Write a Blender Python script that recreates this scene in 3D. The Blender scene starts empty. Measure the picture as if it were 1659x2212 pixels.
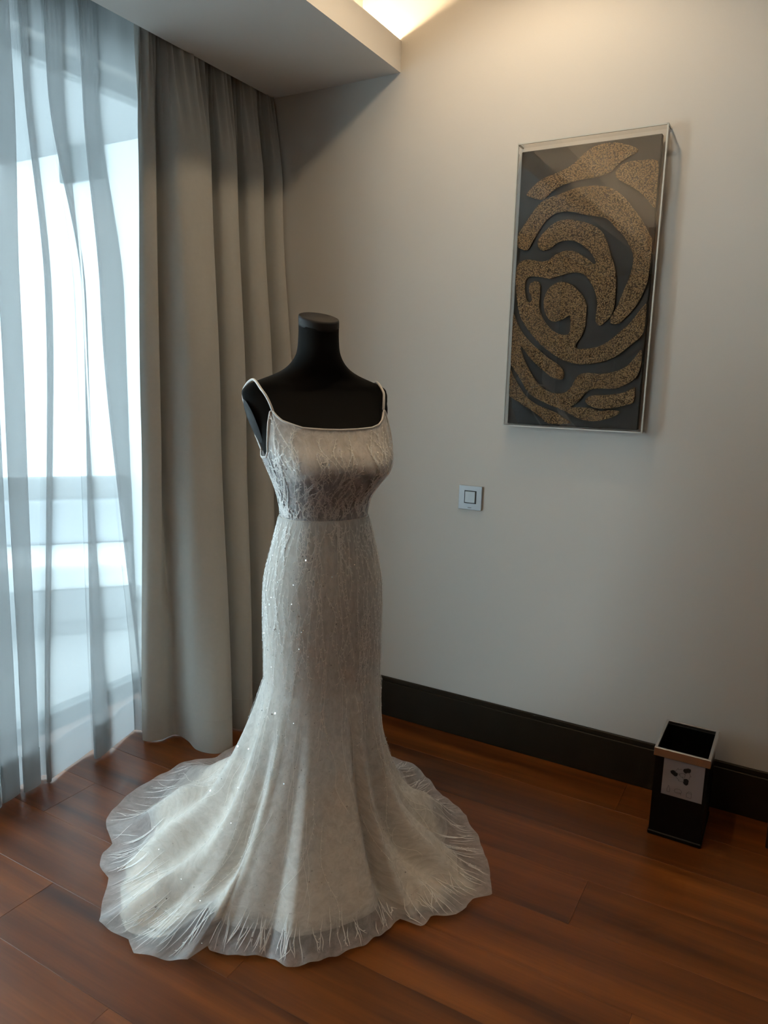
import bpy, bmesh, math, random
import numpy as np
from mathutils import Vector, Matrix, noise
random.seed(7); rng = np.random.default_rng(7)
PI = math.pi
scene = bpy.context.scene
COL = scene.collection

# ------------------------------------------------------------------ camera
F_PX, YAW, PITCH, ROLL = 1587.6, math.radians(29.70), math.radians(10.283), math.radians(1.4307)
CAM = Vector((0.0, 0.0, 1.40))
_f = Vector((-math.sin(YAW)*math.cos(PITCH), math.cos(YAW)*math.cos(PITCH), -math.sin(PITCH)))
_r = Vector((math.cos(YAW), math.sin(YAW), 0)); _u = _r.cross(_f)
_r2 = _r*math.cos(ROLL)+_u*math.sin(ROLL); _u2 = -_r*math.sin(ROLL)+_u*math.cos(ROLL)
cd = bpy.data.cameras.new('camera'); cam = bpy.data.objects.new('camera', cd); COL.objects.link(cam)
cam.matrix_world = Matrix(((_r2.x, _u2.x, -_f.x, CAM.x), (_r2.y, _u2.y, -_f.y, CAM.y), (_r2.z, _u2.z, -_f.z, CAM.z), (0, 0, 0, 1)))
cd.sensor_fit = 'VERTICAL'; cd.sensor_height = 36.0; cd.lens = 36.0*F_PX/2212.0
cd.clip_start = 0.02; cd.clip_end = 200
scene.camera = cam

# ------------------------------------------------------------------ world, exposure, big lights
world = bpy.data.worlds.new('overcast_sky'); scene.world = world; world.use_nodes = True
bg = world.node_tree.nodes['Background']
bg.inputs[0].default_value = (0.74, 0.90, 1.0, 1); bg.inputs[1].default_value = 13.0
vs = scene.view_settings
vs.view_transform = 'Standard'; vs.look = 'None'; vs.gamma = 1.0; vs.use_curve_mapping = False
vs.exposure = -0.08
cy = scene.cycles; cy.use_light_tree = False
cy.max_bounces = 7; cy.diffuse_bounces = 4; cy.glossy_bounces = 3; cy.transmission_bounces = 4; cy.adaptive_threshold = 0.05
cy.transparent_max_bounces = 14; cy.sample_clamp_indirect = 6.0; cy.caustics_reflective = False; cy.caustics_refractive = False

WARM = (1.0, 0.78, 0.52)
KEY_W, FILL_W, COVE = 23.0, 5.0, 170.0

# daylight portal in the window opening (guides sampling only, gives no light of its own)
pl = bpy.data.lights.new('window_portal', 'AREA'); pl.shape = 'RECTANGLE'; pl.size = 2.6; pl.size_y = 2.7
pl.cycles.is_portal = True
po = bpy.data.objects.new('window_portal', pl); COL.objects.link(po)
po.location = (-2.56, 1.13, 1.28); po.rotation_euler = (0, -PI/2, 0); po['kind'] = 'helper'

# ------------------------------------------------------------------ dimensions
WY = 2.5516            # picture wall plane (y)
WX = -2.45             # window wall plane (x)
X1, Y0 = 3.0, -3.0     # far walls behind the camera
CEIL = 2.95
SOF_Z, SOF_X0, SOF_X1, LIP_Z, TROUGH_X = 2.50, -1.975, -1.432, 2.606, -1.60

# ------------------------------------------------------------------ material helpers
def new_mat(name):
    m = bpy.data.materials.new(name); m.use_nodes = True
    nt = m.node_tree; nt.nodes.clear()
    return m, nt, nt.nodes, nt.links
def principled(name, col, rough=0.6, metal=0.0, spec=0.5, bump=None, var=None, sheen=0.0, coat=0.0, coord='Object'):
    m, nt, N, L = new_mat(name)
    out = N.new('ShaderNodeOutputMaterial'); b = N.new('ShaderNodeBsdfPrincipled')
    b.inputs['Base Color'].default_value = (*col, 1); b.inputs['Roughness'].default_value = rough
    b.inputs['Metallic'].default_value = metal; b.inputs['Specular IOR Level'].default_value = spec
    b.inputs['Sheen Weight'].default_value = sheen; b.inputs['Coat Weight'].default_value = coat
    L.new(b.outputs[0], out.inputs[0])
    tc = N.new('ShaderNodeTexCoord')
    if var:   # (scale, amount)
        n = N.new('ShaderNodeTexNoise'); n.inputs['Scale'].default_value = var[0]; n.inputs['Detail'].default_value = 4
        L.new(tc.outputs[coord], n.inputs['Vector'])
        mx = N.new('ShaderNodeMixRGB'); mx.blend_type = 'MIX'
        mx.inputs[1].default_value = (*[c*(1-var[1]) for c in col], 1); mx.inputs[2].default_value = (*[min(1, c*(1+var[1])) for c in col], 1)
        L.new(n.outputs['Fac'], mx.inputs[0]); L.new(mx.outputs[0], b.inputs['Base Color'])
    if bump:  # (scale, strength, distance)
        n2 = N.new('ShaderNodeTexNoise'); n2.inputs['Scale'].default_value = bump[0]; n2.inputs['Detail'].default_value = 3
        L.new(tc.outputs[coord], n2.inputs['Vector'])
        bp = N.new('ShaderNodeBump'); bp.inputs['Strength'].default_value = bump[1]; bp.inputs['Distance'].default_value = bump[2]
        L.new(n2.outputs['Fac'], bp.inputs['Height']); L.new(bp.outputs[0], b.inputs['Normal'])
    return m
def emission(name, col, strength):
    m, nt, N, L = new_mat(name)
    out = N.new('ShaderNodeOutputMaterial'); e = N.new('ShaderNodeEmission')
    e.inputs[0].default_value = (*col, 1); e.inputs[1].default_value = strength
    L.new(e.outputs[0], out.inputs[0]); return m
def clear_sheet(name, tint=(1, 1, 1), ior=1.49, rough=0.0, boost=1.0):
    """thin clear pane: see-through, with fresnel mirror reflection"""
    m, nt, N, L = new_mat(name)
    out = N.new('ShaderNodeOutputMaterial'); t = N.new('ShaderNodeBsdfTransparent'); t.inputs[0].default_value = (*tint, 1)
    g = N.new('ShaderNodeBsdfGlossy'); g.inputs['Roughness'].default_value = rough
    fr = N.new('ShaderNodeFresnel'); ge = N.new('ShaderNodeNewGeometry')
    mr = N.new('ShaderNodeMapRange'); mr.inputs[3].default_value = ior; mr.inputs[4].default_value = 1.0/ior     # same mirror strength from both sides
    L.new(ge.outputs['Backfacing'], mr.inputs[0]); L.new(mr.outputs[0], fr.inputs[0])
    mu = N.new('ShaderNodeMath'); mu.operation = 'MULTIPLY'; mu.inputs[1].default_value = boost; mu.use_clamp = True
    mx = N.new('ShaderNodeMixShader')
    L.new(fr.outputs[0], mu.inputs[0]); L.new(mu.outputs[0], mx.inputs[0]); L.new(t.outputs[0], mx.inputs[1]); L.new(g.outputs[0], mx.inputs[2]); L.new(mx.outputs[0], out.inputs[0])
    return m
def sheer(name, col, clear, trans=0.5, pattern=None, weave=None):
    """thin cloth: part of it open holes, the rest diffuse + translucent threads"""
    m, nt, N, L = new_mat(name)
    out = N.new('ShaderNodeOutputMaterial'); t = N.new('ShaderNodeBsdfTransparent')
    d = N.new('ShaderNodeBsdfDiffuse'); d.inputs[0].default_value = (*col, 1)
    tr = N.new('ShaderNodeBsdfTranslucent'); tr.inputs[0].default_value = (*col, 1)
    m1 = N.new('ShaderNodeMixShader'); m1.inputs[0].default_value = trans
    L.new(d.outputs[0], m1.inputs[1]); L.new(tr.outputs[0], m1.inputs[2])
    m2 = N.new('ShaderNodeMixShader'); m2.inputs[0].default_value = 1-clear
    L.new(t.outputs[0], m2.inputs[1]); L.new(m1.outputs[0], m2.inputs[2]); L.new(m2.outputs[0], out.inputs[0])
    if pattern:   # woven lace density: (scale_u, scale_v, low, high) on the cloth's own uv
        uv = N.new('ShaderNodeUVMap'); mp = N.new('ShaderNodeMapping'); mp.inputs['Scale'].default_value = (pattern[0], pattern[1], 1)
        n = N.new('ShaderNodeTexNoise'); n.inputs['Scale'].default_value = 1.0; n.inputs['Detail'].default_value = 5; n.inputs['Roughness'].default_value = 0.7
        n.inputs['Distortion'].default_value = 0.6
        L.new(uv.outputs[0], mp.inputs[0]); L.new(mp.outputs[0], n.inputs['Vector'])
        rp = N.new('ShaderNodeMapRange'); rp.inputs[1].default_value = 0.38; rp.inputs[2].default_value = 0.66
        rp.inputs[3].default_value = pattern[2]; rp.inputs[4].default_value = pattern[3]
        L.new(n.outputs['Fac'], rp.inputs[0]); L.new(rp.outputs[0], m2.inputs[0])
    return m

M_wall = principled('wall_paint', (0.66, 0.63, 0.585), 0.75, bump=(160, 0.08, 0.002), var=(1.5, 0.015))
M_ceil = principled('ceiling_paint', (0.74, 0.72, 0.69), 0.85)
M_lowbounce_wall = principled('brown_low_bounce_wall', (0.16, 0.105, 0.065), 0.5, var=(6, 0.2))  # dark brown chosen to cut light bounced off an unseen wall
M_base = principled('dark_baseboard_wood', (0.020, 0.0145, 0.0085), 0.5, spec=0.2, var=(9, 0.3))
M_drape = principled('grey_drape_cloth', (0.47, 0.455, 0.415), 0.9, sheen=0.25, bump=(900, 0.10, 0.001), var=(60, 0.05))
M_sheer = sheer('sheer_voile', (0.50, 0.52, 0.53), 0.38, 0.5)
M_sheerhem = sheer('sheer_hem_voile', (0.80, 0.83, 0.85), 0.12, 0.45)
M_glass = clear_sheet('window_glass', (0.93, 0.97, 0.97), 1.5)
M_frame = principled('window_frame_metal', (0.10, 0.11, 0.11), 0.4, metal=0.4)
M_black = principled('black_form_jersey', (0.0026, 0.0024, 0.0022), 0.85, spec=0.15, bump=(700, 0.08, 0.001))
M_cap = principled('black_neck_cap', (0.006, 0.005, 0.005), 0.6, spec=0.3)
M_ivory = principled('ivory_lining', (0.82, 0.755, 0.66), 0.75, sheen=0.3, var=(25, 0.05))
M_peach = principled('champagne_underskirt', (0.90, 0.79, 0.66), 0.8, sheen=0.3, bump=(260, 0.15, 0.002), var=(40, 0.06))
M_trim = principled('ivory_cord', (0.80, 0.76, 0.72), 0.6)
M_thread = principled('white_embroidery', (0.95, 0.93, 0.90), 0.35, spec=0.6)
M_sequin = principled('clear_sequin', (0.93, 0.93, 0.92), 0.08, metal=0.6, spec=0.9, coat=1.0)
M_bead = principled('pearl_bead', (0.88, 0.85, 0.82), 0.2, coat=0.5)
M_tulle = sheer('lace_tulle', (0.90, 0.885, 0.865), 0.5, 0.35, pattern=(90, 30, 0.62, 0.84))
M_tulle_b = sheer('bodice_tulle', (0.88, 0.86, 0.86), 0.5, 0.3, pattern=(60, 26, 0.50, 0.90))
M_tulle_h = sheer('hem_tulle', (0.95, 0.93, 0.92), 0.5, 0.3, pattern=(110, 14, 0.40, 0.60))
M_acryl = clear_sheet('clear_acrylic', (0.985, 0.985, 0.98), 1.49, 0.0, 2.5)
M_acryl_edge = principled('acrylic_edge', (0.62, 0.62, 0.58), 0.25)
M_panel = principled('charcoal_art_panel', (0.018, 0.018, 0.016), 0.6, bump=(600, 0.1, 0.001))
M_plate = principled('silver_switch_plate', (0.44, 0.465, 0.49), 0.35, metal=0.35)
M_rock = principled('silver_rocker', (0.47, 0.51, 0.53), 0.3, metal=0.3)
M_dark = principled('dark_gap', (0.02, 0.022, 0.025), 0.5)
M_binbody = principled('black_bin_plastic', (0.004, 0.0042, 0.004), 0.35, spec=0.22)
M_binrim = principled('brushed_steel_rim', (0.72, 0.69, 0.66), 0.28, metal=1.0)
M_label = principled('grey_bin_label', (0.30, 0.265, 0.265), 0.6)
M_ink = principled('black_ink', (0.012, 0.012, 0.013), 0.6)
M_inkline = principled('grey_ink', (0.12, 0.11, 0.11), 0.6)
M_cove = emission('warm_cove_strip', (1.0, 0.74, 0.46), COVE)
M_lens = emission('warm_lamp_lens', WARM, 12.0)
M_steel = principled('white_lamp_trim', (0.7, 0.7, 0.68), 0.4)
M_out_wall = principled('white_render', (0.86, 0.88, 0.88), 0.9, var=(2, 0.03))
M_deck = principled('grey_balcony_stone', (0.36, 0.36, 0.355), 0.7, var=(5, 0.06))
M_cush = principled('white_outdoor_cushion', (0.85, 0.86, 0.86), 0.9)
M_sofa = principled('grey_outdoor_frame', (0.26, 0.265, 0.27), 0.7)
M_eave = principled('dark_eave', (0.035, 0.05, 0.05), 0.7)
M_leaf = principled('dark_leaves', (0.02, 0.045, 0.03), 0.5)
M_bark = principled('bark', (0.06, 0.045, 0.035), 0.9)
M_darkwood = principled('black_block', (0.006, 0.006, 0.006), 0.5)

def relief_mat():
    m, nt, N, L = new_mat('gold_bead_relief')
    out = N.new('ShaderNodeOutputMaterial'); b = N.new('ShaderNodeBsdfPrincipled'); L.new(b.outputs[0], out.inputs[0])
    tc = N.new('ShaderNodeTexCoord'); v = N.new('ShaderNodeTexVoronoi'); v.inputs['Scale'].default_value = 250
    L.new(tc.outputs['Object'], v.inputs['Vector'])
    cr = N.new('ShaderNodeValToRGB'); e = cr.color_ramp.elements
    e[0].color = (0.56, 0.36, 0.175, 1); e[0].position = 0.05; e[1].color = (0.07, 0.04, 0.018, 1); e[1].position = 0.75
    L.new(v.outputs['Distance'], cr.inputs[0])
    n = N.new('ShaderNodeTexNoise'); n.inputs['Scale'].default_value = 70; L.new(tc.outputs['Object'], n.inputs['Vector'])
    mx = N.new('ShaderNodeMixRGB'); mx.blend_type = 'MULTIPLY'; mx.inputs[0].default_value = 0.5
    L.new(cr.outputs[0], mx.inputs[1]); L.new(n.outputs['Color'], mx.inputs[2]); L.new(cr.outputs[0], b.inputs['Base Color'])
    b.inputs['Roughness'].default_value = 0.45
    bp = N.new('ShaderNodeBump'); bp.inputs['Strength'].default_value = 1.0; bp.inputs['Distance'].default_value = 0.004; bp.invert = True
    L.new(v.outputs['Distance'], bp.inputs['Height']); L.new(bp.outputs[0], b.inputs['Normal'])
    return m
M_gold = relief_mat()

def wood_mat():
    m, nt, N, L = new_mat('red_brown_floor_wood')
    out = N.new('ShaderNodeOutputMaterial'); b = N.new('ShaderNodeBsdfPrincipled'); L.new(b.outputs[0], out.inputs[0])
    tc = N.new('ShaderNodeTexCoord'); oi = N.new('ShaderNodeObjectInfo')
    ad = N.new('ShaderNodeVectorMath'); ad.operation = 'MULTIPLY_ADD'
    cx = N.new('ShaderNodeCombineXYZ')
    for i in range(3): L.new(oi.outputs['Random'], cx.inputs[i])
    ad.inputs[1].default_value = (37, 23, 11); L.new(cx.outputs[0], ad.inputs[0]); L.new(tc.outputs['Object'], ad.inputs[2])
    mp = N.new('ShaderNodeMapping'); mp.inputs['Scale'].default_value = (0.9, 13, 6); L.new(ad.outputs[0], mp.inputs[0])
    n1 = N.new('ShaderNodeTexNoise'); n1.inputs['Scale'].default_value = 1.1; n1.inputs['Detail'].default_value = 6; n1.inputs['Distortion'].default_value = 0.4
    L.new(mp.outputs[0], n1.inputs['Vector'])
    cr = N.new('ShaderNodeValToRGB'); el = cr.color_ramp.elements
    el[0].position = 0.30; el[0].color = (0.062, 0.0165, 0.0032, 1); el[1].position = 0.72; el[1].color = (0.225, 0.066, 0.0105, 1)
    x = el.new(0.5); x.color = (0.145, 0.0395, 0.0065, 1)
    L.new(n1.outputs['Fac'], cr.inputs[0])
    mp2 = N.new('ShaderNodeMapping'); mp2.inputs['Scale'].default_value = (6, 160, 30); L.new(ad.outputs[0], mp2.inputs[0])
    n2 = N.new('ShaderNodeTexNoise'); n2.inputs['Scale'].default_value = 1; n2.inputs['Detail'].default_value = 3; L.new(mp2.outputs[0], n2.inputs['Vector'])
    m2 = N.new('ShaderNodeMapRange'); m2.inputs[3].default_value = 0.78; m2.inputs[4].default_value = 1.2; L.new(n2.outputs['Fac'], m2.inputs[0])
    mr = N.new('ShaderNodeMapRange'); mr.inputs[3].default_value = 0.9; mr.inputs[4].default_value = 1.12; L.new(oi.outputs['Random'], mr.inputs[0])
    mm = N.new('ShaderNodeMath'); mm.operation = 'MULTIPLY'; L.new(m2.outputs[0], mm.inputs[0]); L.new(mr.outputs[0], mm.inputs[1])
    mx = N.new('ShaderNodeMixRGB'); mx.blend_type = 'MULTIPLY'; mx.inputs[0].default_value = 1; L.new(cr.outputs[0], mx.inputs[1]); L.new(mm.outputs[0], mx.inputs[2])
    L.new(mx.outputs[0], b.inputs['Base Color'])
    b.inputs['Roughness'].default_value = 0.34; b.inputs['Specular IOR Level'].default_value = 0.36
    return m
M_floor = wood_mat()

# ------------------------------------------------------------------ mesh helpers
def link(o, parent=None):
    COL.objects.link(o)
    if parent is not None: o.parent = parent
    return o
def mesh_obj(name, verts, faces, mat, parent=None, smooth=False, uvs=None):
    me = bpy.data.meshes.new(name); me.from_pydata([tuple(v) for v in verts], [], [tuple(f) for f in faces]); me.update()
    if mat is not None: me.materials.append(mat)
    if smooth: me.polygons.foreach_set('use_smooth', [True]*len(me.polygons))
    if uvs is not None:
        ul = me.uv_layers.new(name='UVMap'); li = np.empty(len(me.loops), np.int32); me.loops.foreach_get('vertex_index', li)
        ul.data.foreach_set('uv', np.asarray(uvs, np.float32)[li].ravel())
    return link(bpy.data.objects.new(name, me), parent)
def bm_obj(name, bm, mat, parent=None, smooth=False):
    me = bpy.data.meshes.new(name); bmesh.ops.recalc_face_normals(bm, faces=bm.faces); bm.to_mesh(me); bm.free()
    me.materials.append(mat)
    if smooth: me.polygons.foreach_set('use_smooth', [True]*len(me.polygons))
    return link(bpy.data.objects.new(name, me), parent)
def add_box(bm, x0, x1, y0, y1, z0, z1, bevel=0.0, seg=1):
    g = bmesh.ops.create_cube(bm, size=1.0); vs_ = g['verts']
    bmesh.ops.scale(bm, vec=(x1-x0, y1-y0, z1-z0), verts=vs_); bmesh.ops.translate(bm, vec=((x0+x1)/2, (y0+y1)/2, (z0+z1)/2), verts=vs_)
    if bevel > 0:
        es = list({e for v in vs_ for e in v.link_edges})
        bmesh.ops.bevel(bm, geom=es, offset=bevel, segments=seg, profile=0.5, affect='EDGES')
def box(name, x0, x1, y0, y1, z0, z1, mat, parent=None, bevel=0.0, seg=1):
    bm = bmesh.new(); add_box(bm, x0, x1, y0, y1, z0, z1, bevel, seg); return bm_obj(name, bm, mat, parent)
def empty(name, loc=(0, 0, 0)):
    o = bpy.data.objects.new(name, None); o.location = loc; o.empty_display_size = 0.05; return link(o)
def tag(o, label=None, cat=None, group=None, kind=None):
    if label: o['label'] = label
    if cat: o['category'] = cat
    if group: o['group'] = group
    if kind: o['kind'] = kind
    return o
def catmull(P, n, closed=False):
    P = np.asarray(P, float); k = len(P)
    t = np.linspace(0, k if closed else k-1, n, endpoint=not closed); i = np.minimum(np.floor(t).astype(int), k-1 if closed else k-2); u = (t-i)[:, None]
    g = (lambda j: P[j % k]) if closed else (lambda j: P[np.clip(j, 0, k-1)])
    p0, p1, p2, p3 = g(i-1), g(i), g(i+1), g(i+2)
    return 0.5*((2*p1)+(-p0+p2)*u+(2*p0-5*p1+4*p2-p3)*u*u+(-p0+3*p1-3*p2+p3)*u**3)
def tube_mesh(pts, rad, n=8, caps=True):
    pts = np.asarray(pts, float); m = len(pts); rad = np.broadcast_to(rad, (m,))
    T = np.gradient(pts, axis=0); T /= np.linalg.norm(T, axis=1)[:, None]+1e-12
    up = np.array([0.13, 0.21, 0.97]); V = []; Fc = []
    for i in range(m):
        a = np.cross(T[i], up); a /= np.linalg.norm(a)+1e-12; b_ = np.cross(T[i], a)
        for k in range(n):
            w = 2*PI*k/n; V.append(pts[i]+rad[i]*(math.cos(w)*a+math.sin(w)*b_))
    for i in range(m-1):
        for k in range(n): Fc.append((i*n+k, i*n+(k+1) % n, (i+1)*n+(k+1) % n, (i+1)*n+k))
    if caps: Fc.append(tuple(range(n-1, -1, -1))); Fc.append(tuple((m-1)*n+k for k in range(n)))
    return V, Fc
def grid_faces(nr, nc, wrap=False):
    Fc = []
    for i in range(nr-1):
        for j in range(nc if wrap else nc-1):
            j2 = (j+1) % nc; Fc.append((i*nc+j, i*nc+j2, (i+1)*nc+j2, (i+1)*nc+j))
    return Fc

# ------------------------------------------------------------------ the room shell
T = 0.15
floor = box('floor', WX-T, X1+T, Y0-T, WY+T, -0.12, -0.018, M_base); tag(floor, 'red-brown timber plank floor', kind='structure')
box_wall = lambda n, *a, m=M_wall: tag(box(n, *a, m), kind='structure')
tag(box_wall('wall_back', WX-T, X1+T, WY, WY+T, -0.02, CEIL+0.1), 'off-white wall holding the framed relief')
box_wall('wall_right', X1, X1+T, Y0, WY, -0.02, CEIL+0.1)
box_wall('wall_front', WX-T, X1+T, Y0-T, Y0, -0.02, CEIL+0.1, m=M_lowbounce_wall)
# window wall with its opening (y 0.10 .. 2.46, z 0.02 .. 2.54)
WO0, WO1, WOT = -0.20, 2.46, 2.545
bm = bmesh.new()
add_box(bm, WX-T, WX, Y0, WO0, -0.02, CEIL+0.1); add_box(bm, WX-T, WX, WO1, WY, -0.02, CEIL+0.1); add_box(bm, WX-T, WX, WO0, WO1, WOT, CEIL+0.1)
tag(bm_obj('wall_left', bm, M_wall), kind='structure')
tag(box('ceiling', TROUGH_X, X1+T, Y0-T, WY+T, CEIL, CEIL+0.1, M_ceil), kind='structure')
# curtain pocket roof and an added board, coloured dark for the shade there
M_pocket_shade = principled('dark_pocket_shade', (0.05, 0.05, 0.048), 0.9)
tag(box('trim_3', WX, WX+0.008, WO0, WO1, WOT, 2.779, M_pocket_shade), 'added dark board standing in for shade above the glass door', kind='structure')
tag(box('trim_1', WX-T, SOF_X0-0.04, Y0, WY, 2.78, 2.88, M_pocket_shade), 'curtain pocket roof behind the dropped ceiling', kind='structure')
# dropped ceiling (soffit) with the light trough on its room side
bm = bmesh.new()
add_box(bm, SOF_X0, SOF_X1, Y0, WY, SOF_Z, SOF_Z+0.03)
add_box(bm, SOF_X0-0.04, SOF_X0, Y0, WY, SOF_Z, 2.88)
add_box(bm, TROUGH_X-0.03, TROUGH_X, Y0, WY, SOF_Z+0.03, CEIL+0.1)
add_box(bm, SOF_X1-0.018, SOF_X1, Y0, WY, SOF_Z+0.03, LIP_Z)
tag(bm_obj('trim_2', bm, M_ceil), 'white dropped ceiling edge above the curtains', kind='structure')
# baseboards
bm = bmesh.new(); add_box(bm, WX, X1, WY-0.015, WY, 0.0, 0.150, 0.002); add_box(bm, WX, X1, WY-0.011, WY, 0.150, 0.169, 0.002)
tag(bm_obj('baseboard_back', bm, M_base), 'dark wooden baseboard along the picture wall', kind='structure')
tag(box('baseboard_right', X1-0.015, X1, Y0, WY-0.015, 0, 0.169, M_base), kind='structure')

# floor planks, each a piece of the floor
PW = 0.20; JOINT = {0: -1.677, 1: -1.046, 2: -0.20, 3: -1.32, 4: -0.403, 5: -1.25, 6: -1.50, 7: -0.418}   # row r spans y 0.94+0.2r ..
PL = 1.80; plank_mesh = {}
def plank(x0, x1, y0, y1):
    key = (round(x1-x0, 3), round(y1-y0, 3))
    if key not in plank_mesh:
        bm = bmesh.new(); add_box(bm, 0.0002, key[0]-0.0002, 0.0002, key[1]-0.0002, -0.018, 0.0, 0.0006, 1)
        me = bpy.data.meshes.new('plank'); bmesh.ops.recalc_face_normals(bm, faces=bm.faces); bm.to_mesh(me); bm.free(); me.materials.append(M_floor); plank_mesh[key] = me
    o = bpy.data.objects.new('plank', plank_mesh[key]); o.location = (x0, y0, 0); link(o, floor)
for r in range(-20, 9):
    y0, y1 = 0.94+PW*r, min(0.94+PW*(r+1), WY-0.012)
    if y1-y0 < 0.02 or y1 < Y0: continue
    j = JOINT.get(r, -1.9+((r*0.618) % 1.0)*PL)
    xs = sorted(x for x in [j+PL*k for k in range(-4, 5)] if WX < x < X1)
    xs = [WX]+xs+[X1]
    for a, b_ in zip(xs, xs[1:]):
        if b_-a > 0.01: plank(a, b_, max(y0, Y0), y1)

# cove strip lamp lying in the trough
cs = tag(empty('cove_light_strip', (-1.545, (Y0+WY)/2, 2.53)), 'warm light strip hidden in the ceiling trough', 'light')
V, Fc = tube_mesh([(0, y, 0.035) for y in np.linspace(Y0+0.1-cs.location.y, WY-0.02-cs.location.y, 3)], 0.010, 8); mesh_obj('tube', V, Fc, M_cove, cs, True)
box('holder', -0.012, 0.012, Y0+0.1-cs.location.y, WY-0.03-cs.location.y, 0.0, 0.026, M_steel, cs)

# recessed ceiling lamps: a key by the relief, plus unseen ones added for fill
def downlight(x, y, watts, label, size=115, blend=0.6):
    t = tag(empty('ceiling_downlight', (x, y, CEIL)), label, 'light', 'recessed ceiling lamps')
    V, Fc = tube_mesh([(0.048*math.cos(a), 0.048*math.sin(a), -0.003) for a in np.linspace(0, 2*PI, 33)], 0.006, 6, False); mesh_obj('trim_ring', V, Fc, M_steel, t, True)
    ang = np.linspace(0, 2*PI, 32, endpoint=False)
    mesh_obj('lens', [(0.04*math.cos(a), 0.04*math.sin(a), -0.001) for a in ang], [tuple(range(31, -1, -1))], M_lens, t)
    ld = bpy.data.lights.new('lamp', 'SPOT'); ld.energy = watts; ld.color = WARM; ld.spot_size = math.radians(size); ld.spot_blend = blend; ld.shadow_soft_size = 0.05
    lo = bpy.data.objects.new('lamp', ld); link(lo, t); lo.location = (0, 0, -0.03)
downlight(-0.82, WY-0.55, KEY_W, 'recessed ceiling lamp nearest the framed relief', 150, 0.5)
downlight(0.9, 0.3, FILL_W*0.5, 'added unseen fill lamp over the middle of the room')
downlight(1.9, WY-0.62, FILL_W, 'added unseen fill lamp over the right end of the picture wall')
downlight(0.55, -1.2, FILL_W, 'added unseen fill lamp behind the camera')

# ------------------------------------------------------------------ window and what lies outside
win = tag(empty('window_1', (WX-0.09, 1.13, 0)), 'tall sliding glass door behind the sheer curtain', kind='structure')
def wbox(n, x0, x1, y0, y1, z0, z1, m, b=0.003): return box(n, x0-win.location.x, x1-win.location.x, y0-win.location.y, y1-win.location.y, z0, z1, m, win, b)
FX0, FX1 = WX-0.13, WX-0.06
wbox('head_rail', FX0, FX1, WO0, WO1, WOT-0.06, WOT, M_frame); wbox('sill_rail', FX0, FX1, WO0, WO1, 0.0, 0.035, M_frame)
for y in (WO0, 1.04, WO1-0.05): wbox('stile', FX0, FX1, y, y+0.05, 0.03, WOT-0.055, M_frame)
for y0, y1 in ((WO0+0.05, 1.04), (1.09, WO1-0.05)): wbox('pane', WX-0.098, WX-0.092, y0, y1, 0.035, WOT-0.06, M_glass, 0)

tag(box('floor_balcony', -9.0, WX-T, -3.0, 6.0, -0.14, -0.02, M_deck), 'grey stone balcony floor outside the glass', kind='structure')
tag(box('wall_balcony', -6.6, WX-T, 3.35, 3.5, -0.1, 2.78, M_out_wall), 'white partition wall at the end of the balcony', kind='structure')
tag(box('wall_garden', -9.2, -9.0, -3.0, 8.0, -0.1, 1.0, M_sofa), 'grey garden wall beyond the balcony', kind='structure')
tag(box('ceiling_balcony', -5.0, WX-T, -3.0, 3.5, 2.78, 2.95, M_sofa), 'balcony roof slab outside the window', kind='structure')
ev = tag(empty('dark_eave', (-4.15, 3.30, 2.58)), 'dark eave board hanging outside the upper window', 'eave')
box('fascia_board', -0.17, 0.15, -0.02, 0.02, 0.0, 0.20, M_eave, ev, 0.004); box('bracket', -0.03, 0.03, -0.05, -0.02, 0.02, 0.20, M_eave, ev, 0.004)
# outdoor sofa seen as pale bands through the voile
so = tag(empty('outdoor_sofa', (-3.62, 2.62, -0.02)), 'grey outdoor sofa with white seat cushion on the balcony', 'sofa'); so.rotation_euler = (0, 0, math.radians(48))
box('frame', -0.75, 0.40, -0.30, 0.45, 0.08, 0.26, M_sofa, so, 0.01)
box('plinth', -0.70, 0.35, -0.26, 0.42, 0.0, 0.08, M_sofa, so, 0.005)
box('seat_cushion', -0.74, 0.39, -0.31, 0.28, 0.26, 0.40, M_cush, so, 0.03, 3)
box('backrest', -0.75, 0.40, 0.33, 0.45, 0.26, 0.78, M_sofa, so, 0.02, 2)
box('back_cushion', -0.72, 0.37, 0.20, 0.34, 0.40, 0.66, M_plate, so, 0.03, 3)
# tree behind the partition
tr = tag(empty('garden_tree', (-6.6, 5.25, -0.1)), 'dark leafy tree beyond the balcony wall', 'tree')
V, Fc = tube_mesh([(0, 0, 0), (0.03, 0.02, 1.5), (-0.03, 0.05, 3.2), (0.05, 0.0, 4.4)], [0.11, 0.09, 0.07, 0.03], 10); mesh_obj('trunk', V, Fc, M_bark, tr, True)
V = []; Fc = []
for i in range(2600):
    d = rng.normal(size=3); d /= np.linalg.norm(d); c = d*rng.uniform(0.3, 1.0)**0.5*np.array([0.75, 0.75, 0.95])+np.array([0, 0, 4.3])
    a = rng.normal(size=3); a /= np.linalg.norm(a); b_ = np.cross(a, d); b_ /= np.linalg.norm(b_)+1e-9; s = rng.uniform(0.06, 0.12); k = len(V)
    V += [c-a*s, c+b_*s*0.4, c+a*s, c-b_*s*0.4]; Fc.append((k, k+1, k+2, k+3))
tag(mesh_obj('foliage', V, Fc, M_leaf, tr), kind='stuff')

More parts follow.
